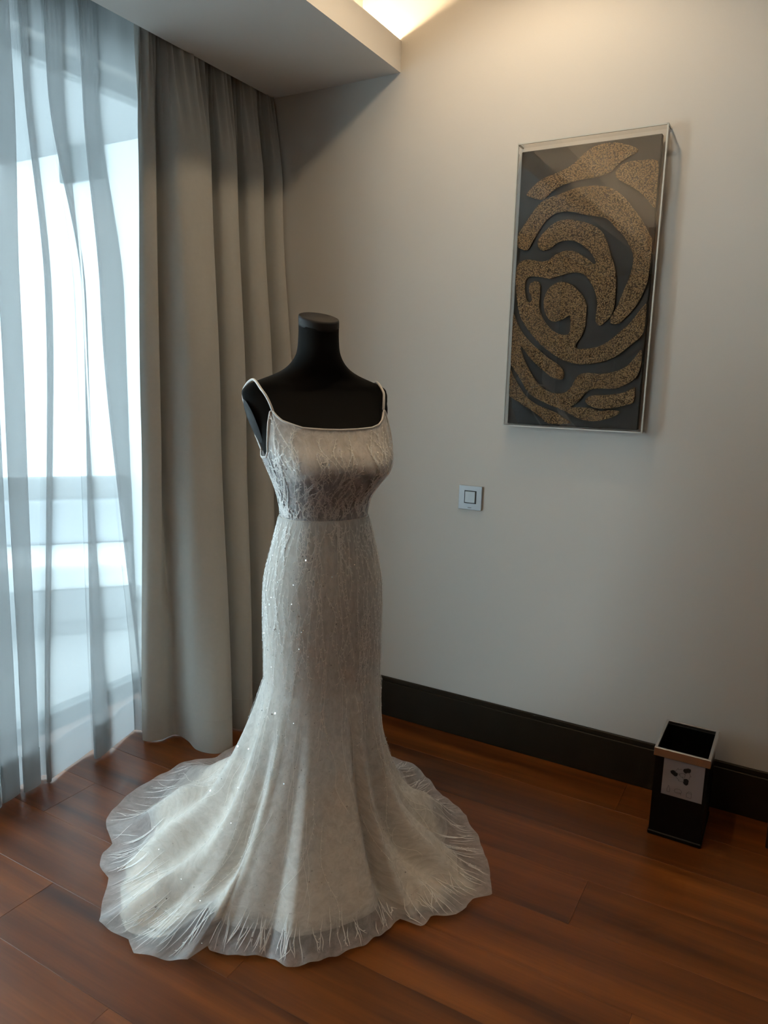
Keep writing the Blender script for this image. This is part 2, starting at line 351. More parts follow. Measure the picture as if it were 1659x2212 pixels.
# ------------------------------------------------------------------ curtains
def cloth_from_paths(keys, zs, n, ztop_gather=None, gather=0.0, lean=0.0, wob=0.0, seed=0):
    """keys: list of (z, path) bottom to top; returns vertex grid rows x n"""
    P = [(z, catmull(p, n)) for z, p in keys]; rows = []
    for z in zs:
        for (za, pa), (zb, pb) in zip(P, P[1:]):
            if z <= zb or zb == P[-1][0]:
                t = min(max((z-za)/(zb-za), 0), 1); t = t*t*(3-2*t); q = pa*(1-t)+pb*t; break
        q = q.copy()
        if gather and z > ztop_gather:
            k = min(1, (z-ztop_gather)/0.25); q[:, 0] += gather*k*np.sin(np.arange(n)*1.05)+gather*0.5*k*np.sin(np.arange(n)*0.41+2)
        if wob:
            for j in range(0, n):
                q[j, 0] += wob*noise.noise(Vector((q[j, 1]*5+seed, z*1.3, seed*3.1)))
        rows.append(np.column_stack([q, np.full(n, z)]))
    return np.array(rows)
def curtain(name, G, mat, hem_rows, label, cat, back):
    nr, nc, _ = G.shape; base = np.array([G[0, :, 0].mean(), G[0, :, 1].mean(), 0.0])
    root = tag(empty(name, base), label, cat)
    o = mesh_obj('cloth', (G-base).reshape(-1, 3), grid_faces(nr, nc), mat, root, True)
    hem = G[:hem_rows+1]-base; T_ = np.gradient(hem, axis=1); n_ = np.stack([-T_[..., 1], T_[..., 0], 0*T_[..., 0]], -1); n_ /= np.linalg.norm(n_, axis=-1, keepdims=True)+1e-9
    s = mesh_obj('hem_fold', (hem+n_*back).reshape(-1, 3), grid_faces(len(hem), nc), mat, root, True)
    return root, o, s
# grey drape
dr_bot = [(-2.092, 1.835), (-2.065, 1.842), (-2.035, 1.875), (-2.02, 1.935), (-1.945, 1.925), (-1.865, 1.892), (-1.79, 1.905), (-1.76, 1.955), (-1.79, 2.0), (-1.90, 2.01), (-1.97, 2.04), (-1.93, 2.09), (-1.85, 2.10), (-1.81, 2.13), (-1.84, 2.17), (-1.93, 2.18), (-1.98, 2.21), (-1.94, 2.26), (-1.85, 2.27), (-1.80, 2.31), (-1.85, 2.35), (-1.95, 2.36), (-1.98, 2.39), (-1.92, 2.44), (-1.84, 2.46), (-1.83, 2.515), (-1.90, 2.528)]
dr_mid = [(-2.098, 1.885), (-2.065, 1.892), (-2.045, 1.93), (-2.10, 1.965), (-2.04, 1.968), (-1.955, 1.985), (-1.925, 2.05), (-1.935, 2.12), (-1.97, 2.155), (-2.06, 2.15), (-2.09, 2.185), (-2.05, 2.21), (-1.98, 2.22), (-1.945, 2.265), (-1.965, 2.305), (-2.05, 2.305), (-2.09, 2.335), (-2.05, 2.36), (-1.97, 2.37), (-1.93, 2.41), (-1.95, 2.45), (-2.04, 2.45), (-2.07, 2.47), (-2.02, 2.49), (-1.93, 2.505), (-1.905, 2.535), (-1.99, 2.547)]
dr_up = [(-2.03+0.62*(x+2.02), 0.04+y*0.9845) for x, y in dr_mid]
dr_top = [(-2.06+0.25*(x+2.02), 0.0755+y*0.9705) for x, y in dr_mid]
zs = np.concatenate([np.linspace(0.003, 0.105, 5), np.linspace(0.13, 2.76, 60)])
G = cloth_from_paths([(0.0, dr_bot), (1.24, dr_mid), (2.15, dr_up), (2.60, dr_top), (2.78, dr_top)], zs, 250, 2.22, 0.014, wob=0.010, seed=3)
root, o, s = curtain('grey_drape', G, M_drape, 5, 'heavy grey drape gathered in deep folds at the room corner', 'curtain', 0.004)
# hem seam line
V, Fc = tube_mesh(G[5]-np.array(root.location)+np.array([0.002, 0, 0]), 0.0007, 5); mesh_obj('hem_seam', V, Fc, M_drape, root, True)
# curtain rail inside the pocket
rail = tag(empty('curtain_rail', (-2.13, 1.1, 2.775)), 'white double curtain rail in the ceiling pocket', 'curtain rail')
for x in (-0.06, 0.07): box('track', x-0.012, x+0.012, -3.4, 1.43, -0.012, 0.005, M_steel, rail, 0.002)

# sheer voile: dense pleats at the left, then flat runs with Z-folds
def sheer_path(dense_end, bands, end, x0, amp):
    P = []; n = 4; y0 = 1.14; st = (dense_end-y0)/n
    for k in range(n):             # overlapping pleats
        y = y0+st*k; am = amp*(0.8+0.35*math.sin(k*2.1))
        P += [(x0-am, y+st*0.1), (x0-am*0.4, y+st*1.0), (x0+am*0.6, y+st*0.95), (x0+am, y+st*0.5), (x0+am*0.7, y+st*0.12)]
    P += [(x0-amp*0.2, dense_end)]
    for a, b_ in bands:            # flat run, then a Z-fold of three layers
        P += [(x0-amp*0.7, a+(b_-a)*0.15), (x0-amp*0.75, (a+b_)/2), (x0-amp*0.5, b_-0.006), (x0-amp*0.05, b_), (x0+amp*0.4, b_-0.006), (x0+amp*0.55, (a+b_)/2), (x0+amp*0.65, a+0.006), (x0+amp*0.95, a), (x0+amp*1.15, a+0.008), (x0+amp*1.0, (a+b_)/2), (x0+amp*0.6, b_)]
    P += [(x0+amp*0.2, b_*0.5+end*0.5), (x0-amp*0.3, end)]
    return P
N_S = 520
sp_b = sheer_path(1.435, ((1.445, 1.478), (1.64, 1.725), (1.865, 1.885)), 1.96, -2.160, 0.035)
sp_m = sheer_path(1.485, ((1.560, 1.602), (1.700, 1.718), (1.775, 1.895)), 2.06, -2.180, 0.032)
sp_t = sheer_path(1.530, ((1.555, 1.595), (1.645, 1.720), (1.775, 1.855)), 2.12, -2.215, 0.022)
zs = np.concatenate([np.linspace(0.004, 0.115, 4), np.linspace(0.135, 2.76, 48)])
G = cloth_from_paths([(0.0, sp_b), (1.65, sp_m), (2.30, sp_t), (2.78, sp_t)], zs, N_S, 2.35, 0.004, wob=0.010, seed=9)
for i in range(4): G[i, :, 2] += 0.003*np.sin(G[i, :, 1]*23)+0.003
root, o, s = curtain('sheer_curtain', G, M_sheer, 4, 'white sheer voile curtain glowing in front of the glass door', 'curtain', 0.002)

# ------------------------------------------------------------------ dress form + gown
BX, BY = -1.105, 1.613
PHI = math.radians(-34.0)
FW = np.array([math.cos(PHI), math.sin(PHI)]); SD = np.array([-math.sin(PHI), math.cos(PHI)])    # front, wearer's left
def ring_interp(tab, z):
    tab = np.asarray(tab); return [np.interp(z, tab[:, 0], tab[:, k]) for k in range(1, tab.shape[1])]
def smooth_tab(tab, n=160):
    tab = np.asarray(tab, float); q = catmull(tab, n); q = q[np.argsort(q[:, 0])]; return q
# z, side half width, front depth, back depth, centre shift to front
form_tab = smooth_tab([(0.70, .146, .112, .125, 0), (0.80, .152, .115, .132, 0), (0.86, .149, .112, .130, 0), (0.95, .128, .100, .108, 0), (1.03, .110, .085, .085, 0.0), (1.10, .122, .095, .085, 0.0), (1.165, .148, .135, .088, .010), (1.21, .166, .120, .090, .0), (1.26, .180, .098, .088, -.020), (1.30, .192, .080, .080, -.038), (1.335, .203, .066, .066, -.052), (1.36, .206, .056, .060, -.058), (1.378, .188, .050, .056, -.058), (1.392, .152, .049, .055, -.060), (1.405, .118, .050, .055, -.060), (1.42, .090, .052, .056, -.058), (1.44, .069, .053, .057, -.056), (1.465, .056, .053, .056, -.054), (1.50, .0520, .0525, .053, -.054), (1.535, .0515, .0515, .052, -.054)])
gown_tab = smooth_tab([(0.50, .160, .128, .138, 0), (0.60, .160, .126, .138, 0), (0.72, .160, .126, .143, 0), (0.80, .160, .126, .146, 0), (0.87, .156, .122, .140, 0), (0.95, .138, .110, .118, 0), (1.03, .119, .093, .094, 0.0), (1.08, .124, .100, .092, 0.0), (1.12, .138, .125, .094, .006), (1.165, .159, .148, .098, .014), (1.20, .174, .142, .099, .012), (1.235, .181, .126, .098, 0.0), (1.28, .182, .108, .094, -.012), (1.34, .180, .09, .09, -.03)])
def ring_point(tab, th, z, exp=2.2, extra=0.0):
    a, bf, bb, cf = ring_interp(tab, z)
    c, s = np.cos(th), np.sin(th)
    b_ = np.where(c > 0, bf, bb)
    k = (np.abs(c)**exp+np.abs(s)**exp)**(-1/exp)
    f = b_*c*k; sd = a*s*k
    return sd, f, cf
def bust(th, z, amp):
    g = 0
    for c in (-0.62, 0.62): g = g+np.exp(-((th-c)/0.40)**2-((z-1.168)/0.052)**2)
    return amp*g
def to_world(sd, f, z): return np.stack([BX+sd*SD[0]+f*FW[0], BY+sd*SD[1]+f*FW[1], z], -1)
def gown_surf(th, z, off=0.0, amp=0.016):
    """th: -pi..pi around the body, 0 = front"""
    sd, f, cf = ring_point(gown_tab, th, z)
    r = np.hypot(sd, f); k = 1+(off+bust(th, z, amp))/np.maximum(r, 1e-6)
    return to_world(sd*k, f*k+cf, z)

form = tag(empty('dress_form', (BX, BY, 0)), 'black armless dress form with flat neck cap wearing the white gown', 'mannequin')
O = np.array([BX, BY, 0])
def arm_lim(z): return 0.162+0.045*min(max((z-1.20)/0.14, 0), 1)
NT = 96; TH = np.linspace(-PI, PI, NT, endpoint=False)
zz = np.concatenate([np.linspace(0.70, 1.29, 34), np.linspace(1.30, 1.45, 40), np.linspace(1.458, 1.535, 12)])
V = []
for z in zz:
    sd, f, cf = ring_point(form_tab, TH, z, 2.35)
    r = np.hypot(sd, f); k = 1+bust(TH, z, 0.012)/np.maximum(r, 1e-6); sd, f = sd*k, f*k
    lim = arm_lim(z) if z > 1.20 else 9     # arm cut planes lean inwards
    sd = np.clip(sd, -lim, lim-0.010 if z > 1.20 else lim)
    tilt = -0.30*f*np.clip((z-1.46)/0.06, 0, 1)
    V += list(to_world(sd, f+cf, np.full(NT, z)+tilt)-O)
Fc = grid_faces(len(zz), NT, True); Fc.append(tuple(range(NT-1, -1, -1))); Fc.append(tuple((len(zz)-1)*NT+k for k in range(NT)))
mesh_obj('torso', V, Fc, M_black, form, True)
# neck cap: slightly wider disc with rounded edge
V = []; prof = [(0.0515, 1.529), (0.0532, 1.531), (0.0538, 1.536), (0.0538, 1.550), (0.0528, 1.5545), (0.049, 1.556), (0.0, 1.556)]
for r, z in prof: V += list(to_world(r*np.sin(TH), r*np.cos(TH)-.054, np.full(NT, z)-0.30*r*np.cos(TH))-O)
mesh_obj('neck_cap', V, grid_faces(len(prof), NT, True), M_cap, form, True)
# shoulder end plates (flat discs over the arm cuts)
for sg in (-1, 1):
    V = []; n = 40
    for rr, out in ((0.0, 0.0016), (0.85, 0.0016), (1.0, -0.001)):
        for k in range(n):
            w = 2*PI*k/n; fz = 1.283+0.056*rr*math.sin(w); ff = -0.030+0.034*rr*math.cos(w)-0.30*(fz-1.285)
            lim = arm_lim(fz)-(0.010 if sg > 0 else 0)
            V.append(to_world(sg*(lim+out), ff, fz)-O)
    mesh_obj('shoulder_plate', V, grid_faces(3, n, True), M_cap, form, True)
# stand under the skirt
V, Fc = tube_mesh([(0, 0, 0.03), (0, 0, 0.4), (0, 0, 0.71)], 0.016, 14); mesh_obj('pole', V, Fc, M_binbody, form, True)
bm = bmesh.new(); bmesh.ops.create_cone(bm, cap_ends=True, segments=40, radius1=0.15, radius2=0.13, depth=0.03); bmesh.ops.translate(bm, vec=(0, 0, 0.015), verts=bm.verts); bm_obj('base', bm, M_binbody, form)

gown = tag(empty('wedding_gown', (BX, BY, 0)), 'ivory lace mermaid wedding gown with sheer train and thin straps', 'dress')
# ---- bodice
ZW = 1.035
_half = [(0, 1.270), (14, 1.271), (30, 1.274), (40, 1.281), (47, 1.292), (52, 1.306), (56, 1.318), (59, 1.312), (63, 1.286), (67, 1.246), (72, 1.214), (80, 1.199), (95, 1.195), (108, 1.199), (116, 1.210), (124, 1.205), (140, 1.200), (160, 1.198), (180, 1.198)]
nk = np.array([(-a_, z_) for a_, z_ in _half[::-1]]+_half[1:])
nk[nk[:, 0] < -28, 1] += np.interp(-nk[nk[:, 0] < -28, 0], [28, 40, 52, 56], [0, .003, -.004, -.004], right=0)
def neck_z(th): return np.interp(np.degrees(th), nk[:, 0], nk[:, 1])
NB = 220; THB = np.linspace(-PI, PI, NB, endpoint=False); NR = 34
def bodice_surf(th, t, off=0.0): z = ZW+(neck_z(th)-ZW)*t; return gown_surf(th, z, off)
rows = [bodice_surf(THB, np.full(NB, t)) for t in np.linspace(0, 1, NR)]
V = np.concatenate(rows)-O
UV = np.concatenate([np.column_stack([THB/(2*PI)*0.9, np.full(NB, t*0.25)]) for t in np.linspace(0, 1, NR)])
mesh_obj('bodice', V, grid_faces(NR, NB, True), M_tulle_b, gown, True, UV)
# cup lining: the opaque upper bust
nc = 90; thc = np.linspace(-1.18, 1.18, nc); rows = []
for t in np.linspace(0, 1, 16):
    low = 1.150+0.020*np.cos(thc*2.6)+0.012*(np.abs(thc)/1.18)**2
    z = low+(neck_z(thc)-0.004-low)*t; rows.append(gown_surf(thc, z, -0.004))
mesh_obj('cup_lining', np.concatenate(rows)-O, grid_faces(16, nc), M_ivory, gown, True)
# neckline cord
pts = bodice_surf(np.linspace(-PI, PI, 260), np.full(260, 1.0), 0.001)-O
V, Fc = tube_mesh(pts, 0.0026, 8, False); mesh_obj('neckline_trim', V, Fc, M_trim, gown, True)
# straps
for sg in (-1, 1):
    p0 = bodice_surf(np.array([sg*math.radians(56)]), np.array([1.0]))[0]
    pb = bodice_surf(np.array([sg*math.radians(116)]), np.array([1.0]))[0]
    top = to_world(sg*0.176-0.004, -0.056, 1.3895); fr = to_world(sg*0.170-0.004, 0.002, 1.366); bk = to_world(sg*0.186-0.004, -0.112, 1.352)
    fr2 = (p0+fr)/2+np.array([*(FW*0.004), 0.004]); bk2 = (pb+bk)/2+np.array([*(-FW*0.012), 0.0])
    pts = catmull([p0, fr2, fr, top, bk, bk2, pb], 48)-O
    V, Fc = tube_mesh(pts, 0.0034, 8); mesh_obj('shoulder_strap', V, Fc, M_trim, gown, True)

# ---- skirt: column to the knee, then flare to the traced hem on the floor
hem = np.array([(-96.6, .428), (-93.1, .437), (-87.2, .425), (-80, .405), (-74.5, .392), (-66.7, .413), (-60.4, .403), (-54.1, .387), (-43.3, .369), (-32.5, .353), (-23.6, .344), (-17.5, .336), (-14.5, .384), (-8.5, .393), (-1.9, .443), (3.1, .459), (8.5, .455), (13.3, .495), (20, .49), (34.6, .487), (48.3, .489), (56, .492), (71, .508), (80.2, .546), (91.2, .60), (105, .64), (120, .68), (135, .72), (149.6, .735), (154.2, .725), (158, .70), (163.6, .725), (171.1, .725), (177.6 , .725), (182.4, .73), (190.3, .72), (196.8, .706), (202, .672), (207.1, .625), (210.3, .633), (215.7, .619), (218.6, .604), (221.3, .586), (228.6, .599), (238.1, .618), (246.8, .557), (252.4, .57), (256.7, .544), (264, .497), (263.4+2, .485)])
hem = hem[np.argsort(hem[:, 0])]
_ha = np.concatenate([hem[:, 0]-360, hem[:, 0], hem[:, 0]+360]); _hr = np.tile(hem[:, 1], 3)
def hem_r(psi): return np.interp(np.degrees(psi), _ha, _hr)
ZK = 0.56
def ripple(psi, seed, freqs=(9, 14, 23, 31), w=(1, .8, .5, .3)):
    r_ = np.random.default_rng(seed); out = 0
    for f_, a_ in zip(freqs, w): out = out+a_*np.sin(f_*psi+r_.uniform(0, 6.28))
    return out/sum(w)
def frontness(psi):   # 1 on the front panel between the two creases (world angles -95..-22 deg)
    d = np.degrees(psi); d = (d+180) % 360-180
    return np.clip(np.minimum((d+100)/10, (-16-d)/7), 0, 1)
def skirt_surf(psi, t, off=0.0, reach=1.0, lift=0.0):
    """psi: world angle; t 0..1: waist -> knee (t<.36) -> hem"""
    psi = np.asarray(psi, float); t = np.asarray(t, float); psi, t = np.broadcast_arrays(psi, t)
    th = psi-PHI; th = (th+PI) % (2*PI)-PI
    TK = 0.36
    zc = ZW+(ZK-ZW)*np.clip(t/TK, 0, 1)
    col = gown_surf(th, zc, off)
    dx, dy = col[..., 0]-BX, col[..., 1]-BY; r0 = np.hypot(dx, dy); pc = np.arctan2(dy, dx)
    u = np.clip((t-TK)/(1-TK), 0, 1)
    fr = frontness(pc); rh = hem_r(pc)*1.0
    rb = np.where(rh < 0.45, r0+(rh-r0)*0.80, np.minimum(r0+(rh-r0)*0.42, 0.40))
    rb = fr*(r0+(rh-r0)*0.72)+(1-fr)*rb
    dg = np.degrees(pc); rt = np.clip(np.minimum((dg+18)/12, (125-dg)/30), 0, 1)      # wearer's left: falls straighter, flares late
    rb = rb*(1-rt)+rt*(r0+(rh-r0)*0.34)
    p1r, p1z = r0+0.006+0.045*(1-fr)*(1-rt), ZK-0.22-0.08*rt
    p2r, p2z = rb, 0.02+0.06*fr
    a = (1-u)**3; b_ = 3*u*(1-u)**2; c = 3*u*u*(1-u); d = u**3
    r = a*r0+b_*p1r+c*p2r+d*rh
    z = a*ZK+b_*p1z+c*p2z+d*0.004
    env = np.clip(u*2.2, 0, 1)*np.clip((1.15-u)*2.2, 0, 1)
    r = r+env*(0.004*fr+0.028*(1-fr))*ripple(pc, 5)
    deg = np.degrees(pc)                       # two deep creases beside the front panel
    for cdeg, wd, dep in ((-20, 5.0, .065), (-101, 6, .045), (-128, 8, .04), (6, 6, .03), (36, 7, .03), (-62, 5, .004)):
        dd = (deg-cdeg+180) % 360-180; r = r-dep*np.exp(-(dd/wd)**2)*np.clip(u*1.6, 0, 1)*np.clip((1.02-u)*5, 0, 1)
    flat = np.clip((u-0.45)/0.25, 0, 1)*(1-fr)
    hump = 0.5+0.5*ripple(pc, 11, (7, 12, 19), (1, .8, .5)); hump2 = 0.5+0.5*np.sin(r*19+2.2*np.sin(pc*4)+pc*3)
    z = z+flat*np.clip((1.0-u)*6, 0.12, 1)*(0.042*hump*hump2+0.014*hump)
    for cdeg, wd, hh in ((-158, 4.5, .050), (-140, 5, .022), (-122, 5, .030), (172, 6, .035), (150, 6, .030), (22, 5, .028), (52, 6, .022), (-4, 4, .02)):
        dd = (deg-cdeg+180) % 360-180; z = z+flat*hh*np.exp(-(dd/wd)**2)*np.clip((1.02-u)*5, 0.1, 1)
    z = z+np.clip((u-0.86)/0.14, 0, 1)*0.011*(0.5+0.5*ripple(pc, 17, (29, 41, 57), (1, .8, .6)))
    px, py = BX+r*np.cos(pc), BY+r*np.sin(pc)
    out = np.stack([np.where(t <= TK, col[..., 0], px+off*np.cos(pc)), np.where(t <= TK, col[..., 1], py+off*np.sin(pc)), np.where(t <= TK, zc, np.maximum(z+lift+0.6*off, 0.003))], -1)
    return out
NP_ = 480; PS = np.linspace(-PI, PI, NP_, endpoint=False)
def skirt_layer(name, t0, t1, nr, mat, off, tfun=None, lift=0.0):
    rows = []; uv = []
    for q in np.linspace(0, 1, nr):
        t = t0+(t1-t0)*q if tfun is None else t0+(tfun(PS)-t0)*q
        t = np.broadcast_to(t, PS.shape); rows.append(skirt_surf(PS, t, off, lift=lift)); uv.append(np.column_stack([PS/(2*PI), t*1.6]))
    return mesh_obj(name, np.concatenate(rows)-O, grid_faces(nr, NP_, True), mat, gown, True, np.concatenate(uv))
def leftness(psi):
    d = (np.degrees(psi)+360) % 360; return np.clip(np.minimum((d-200)/25, (262-d)/10), 0, 1)
_lt = np.array([(-180, .865), (-165, .88), (-150, .93), (-138, .975), (-112, .98), (-104, .95), (-97, .90), (-60, .895), (-30, .895), (-18, .93), (-12, .965), (8, .965), (18, .90), (45, .875), (90, .86), (140, .85), (180, .865)])
def lining_t(psi): return np.interp((np.degrees(psi)+180) % 360-180, _lt[:, 0], _lt[:, 1])+0.008*ripple(psi, 21)
skirt_layer('skirt_lining', 0.0, 1, 60, M_ivory, -0.006, lining_t, -0.004)
skirt_layer('underskirt', 0.55, 1, 34, M_peach, -0.002, lambda p: lining_t(p)-0.02+0.012*ripple(p, 33), 0.0)
skirt_layer('lace_overlay', 0.0, 0.90, 80, M_tulle, 0.004)
skirt_layer('sheer_train_border', 0.90, 1.0, 16, M_tulle_h, 0.004)

# ---- embroidery: vines with leaves, laid on the cloth
def normals_of(surf, a, t, da=0.004, dt=0.004):
    p = surf(a, t); pa = surf(a+da, t)-p; pt = surf(a, t+dt)-p
    n = np.cross(pa, pt); n /= np.linalg.norm(n, axis=-1, keepdims=True)+1e-12
    return p, n
def outward(P, Nn):      # +1 / -1 so that normals point away from the body and up from the floor
    d = P-np.array([BX, BY, 0]); d[:, 2] = 0; d /= np.linalg.norm(d, axis=1)[:, None]+1e-9; d[:, 2] = 0.5
    return np.where((Nn*d).sum(1) < 0, -1, 1)[:, None]
EV, EF = [], []
def ribbon(P, Nn, w):
    k = len(EV); T_ = np.gradient(P, axis=0); S_ = np.cross(T_, Nn); S_ /= np.linalg.norm(S_, axis=1)[:, None]+1e-12
    w = w*np.clip(np.minimum(np.arange(len(P)), np.arange(len(P))[::-1])/3+0.25, 0, 1)[:, None]
    for i in range(len(P)): EV.append(P[i]+S_[i]*w[i]); EV.append(P[i]+Nn[i]*w[i]*0.5); EV.append(P[i]-S_[i]*w[i])
    for i in range(len(P)-1):
        b0 = k+3*i; EF.append((b0, b0+1, b0+4, b0+3)); EF.append((b0+1, b0+2, b0+5, b0+4))
def leaf(p, n, d, L_, w):
    s_ = np.cross(d, n); s_ /= np.linalg.norm(s_)+1e-12; k = len(EV)
    EV.extend([p, p+d*L_*0.45+s_*w, p+d*L_, p+d*L_*0.45-s_*w, p+d*L_*0.45+n*w*0.6]); EF.extend([(k, k+1, k+4), (k+1, k+2, k+4), (k+2, k+3, k+4), (k+3, k, k+4)])
def vine(surf, a0, t0, t1, n, sway, w, drift=0.0, leaves=True, leafL=0.012, sgn=1.0):
    t = np.linspace(t0, t1, n); ph = rng.uniform(0, 6.28); fq = rng.uniform(1.2, 3.0)
    a = a0+drift*np.linspace(0, 1, n)+sway*np.sin(np.linspace(0, 1, n)*fq*3+ph)+np.cumsum(rng.normal(0, sway*0.05, n))
    P, Nn = normals_of(surf, a, t)
    o_ = outward(P, Nn); Nn = Nn*o_
    P = P+Nn*0.0022; P[:, 2] = np.maximum(P[:, 2], 0.0045)
    ribbon(P, Nn, w)
    if leaves:
        T_ = np.gradient(P, axis=0); T_ /= np.linalg.norm(T_, axis=1)[:, None]+1e-12
        for i in range(2, n-1, 2):
            s_ = np.cross(T_[i], Nn[i]); d = T_[i]*0.8+s_*rng.choice([-1, 1])*rng.uniform(.4, .8); d /= np.linalg.norm(d)
            leaf(P[i], Nn[i], d, leafL*rng.uniform(.6, 1.2), leafL*0.16)
sk = lambda a, t: skirt_surf(a, t, 0.004)
bo = lambda a, t: bodice_surf((np.asarray(a)+PI) % (2*PI)-PI, np.clip(t, 0, 1.0), 0.0)
for i in range(150):       # upper skirt
    t0 = rng.uniform(0.0, 0.25); vine(sk, rng.uniform(-PI, PI), t0, t0+rng.uniform(.10, .28), 26, 0.05, 0.0007, rng.normal(0, .12), True, 0.010)
for i in range(80):       # lower skirt and train
    t0 = rng.uniform(0.25, 0.75); vine(sk, rng.uniform(-PI, PI), t0, min(t0+rng.uniform(.12, .34), 0.985), 30, 0.03, 0.0006, rng.normal(0, .10), rng.random() < .5, 0.008)
for i in range(270):       # straight fringe-like sprays at the hem
    t1 = rng.uniform(0.955, 0.998); vine(sk, rng.uniform(-PI, PI), t1-rng.uniform(.04, .13), t1, 9, 0.004, 0.0009+0.0006*rng.random(), rng.normal(0, .035), rng.random() < 0.2, 0.008)
for i in range(190):       # bodice
    t0 = rng.uniform(-0.0, 0.55); vine(bo, rng.uniform(-PI, PI), t0+0.01, min(t0+rng.uniform(.25, .6), 0.985), 24, 0.06, 0.0010, rng.normal(0, .2), True, 0.010)
for i in range(60):        # sprays crossing the waist seam
    vine(bo, rng.uniform(-2.4, 1.2), 0.004, rng.uniform(.16, .40), 16, 0.05, 0.0010, rng.normal(0, .15), True, 0.010)
    vine(sk, PHI+rng.uniform(-2.4, 1.2), 0.002, rng.uniform(.03, .12), 14, 0.04, 0.0010, rng.normal(0, .08), True, 0.011)
tag(mesh_obj('lace_embroidery', np.array(EV)-O, EF, M_thread, gown, True), 'white embroidered vines and leaves', kind='stuff')
# ---- sequins and beads
V, Fc = [], []
def disc(p, n, r_):
    t_ = np.cross(n, [0.3, 0.5, 0.8]); t_ /= np.linalg.norm(t_)+1e-12; b_ = np.cross(n, t_); k = len(V)
    for q in range(6): V.append(p+r_*(math.cos(q*PI/3)*t_+math.sin(q*PI/3)*b_))
    Fc.append(tuple(range(k, k+6)))
for surf, cnt, ta, tb in ((sk, 1500, 0.02, 0.98), (sk, 500, .02, .3), (bo, 500, .05, .98)):
    a = rng.uniform(-PI, PI, cnt); t = rng.uniform(ta, tb, cnt); P, Nn = normals_of(surf, a, t)
    o_ = outward(P, Nn); Nn = Nn*o_
    for p, n in zip(P+Nn*0.003, Nn+rng.normal(0, .35, Nn.shape)):
        p[2] = max(p[2], .006); disc(p, n/np.linalg.norm(n), rng.uniform(.0007, .0013)*(2.1 if rng.random() < .15 else 1.0))
tag(mesh_obj('sequins', np.array(V)-O, Fc, M_sequin, gown), 'tiny glittering sequins', kind='stuff')
bm = bmesh.new()
P1, _n = normals_of(bo, np.full(26, math.radians(-118.0))+rng.normal(0, .01, 26), np.linspace(0.02, .72, 26)); P2, _n2 = normals_of(sk, np.full(14, PHI-math.radians(116.0))+rng.normal(0, .03, 14), np.linspace(0.06, .22, 14))
for p in np.concatenate([P1, P2])-O:
    bmesh.ops.create_icosphere(bm, subdivisions=1, radius=0.0030, matrix=Matrix.Translation(Vector(p)))
tag(bm_obj('pearl_beads', bm, M_bead, gown, True), 'row of small pearl beads down the side', kind='stuff')

# ------------------------------------------------------------------ framed relief
PY = WY-0.030; BOXY = WY-0.050
def crop_hit(px, py, yp):
    c = Vector(((px-829.5)/F_PX, -(py-1106.0)/F_PX, -1.0)); d = _r2*c.x+_u2*c.y-_f*c.z*1.0
    t = (yp-CAM.y)/d.y; p = CAM+d*t; return p.x, p.z
AX0, AX1, AZ0, AZ1 = -0.945, -0.469, 1.247, 2.182        # acrylic box outline
art = tag(empty('framed_relief', ((AX0+AX1)/2, WY, AZ0)), 'black and gold swirl relief panel in a clear acrylic box', 'picture')
ax = np.array([art.location.x, WY, AZ0])
def abox(n, x0, x1, y0, y1, z0, z1, m, b=0.0): return box(n, x0-ax[0], x1-ax[0], y0-ax[1], y1-ax[1], z0-ax[2], z1-ax[2], m, art, b)
PX0, PX1, PZ0, PZ1 = AX0+0.007, AX1-0.018, AZ0+0.007, AZ1-0.020
panel = abox('panel', PX0, PX1, PY, WY-0.010, PZ0, PZ1, M_panel, 0.002)
abox('mount', PX0+0.08, PX1-0.08, WY-0.011, WY-0.0005, PZ0+0.15, PZ1-0.15, M_dark)
# acrylic cover: front sheet and four side sheets with polished edges
def quad(n, pts, m): return mesh_obj(n, np.array(pts)-ax, [(0, 1, 2, 3)], m, art)
quad('front_sheet', [(AX0, BOXY, AZ0), (AX1, BOXY, AZ0), (AX1, BOXY, AZ1), (AX0, BOXY, AZ1)], M_acryl)
for n, x in (('side_sheet', AX0), ('side_sheet', AX1)): quad(n, [(x, BOXY, AZ0), (x, WY-0.001, AZ0), (x, WY-0.001, AZ1), (x, BOXY, AZ1)], M_acryl)
for n, z in (('side_sheet', AZ0), ('side_sheet', AZ1)): quad(n, [(AX0, BOXY, z), (AX1, BOXY, z), (AX1, WY-0.001, z), (AX0, WY-0.001, z)], M_acryl)
e = 0.0022
for (x0, x1, z0, z1) in ((AX0-e, AX0+e, AZ0-e, AZ1+e), (AX1-e, AX1+e, AZ0-e, AZ1+e)): abox('polished_edge', x0, x1, BOXY-e, BOXY+e, z0, z1, M_acryl_edge)
for z in (AZ0, AZ1): abox('polished_edge', AX0, AX1, BOXY-e, BOXY+e, z-e, z+e, M_acryl_edge)
for x in (AX0, AX1):
    for z in (AZ0, AZ1): abox('polished_edge', x-e, x+e, BOXY, WY-0.001, z-e, z+e, M_acryl_edge)
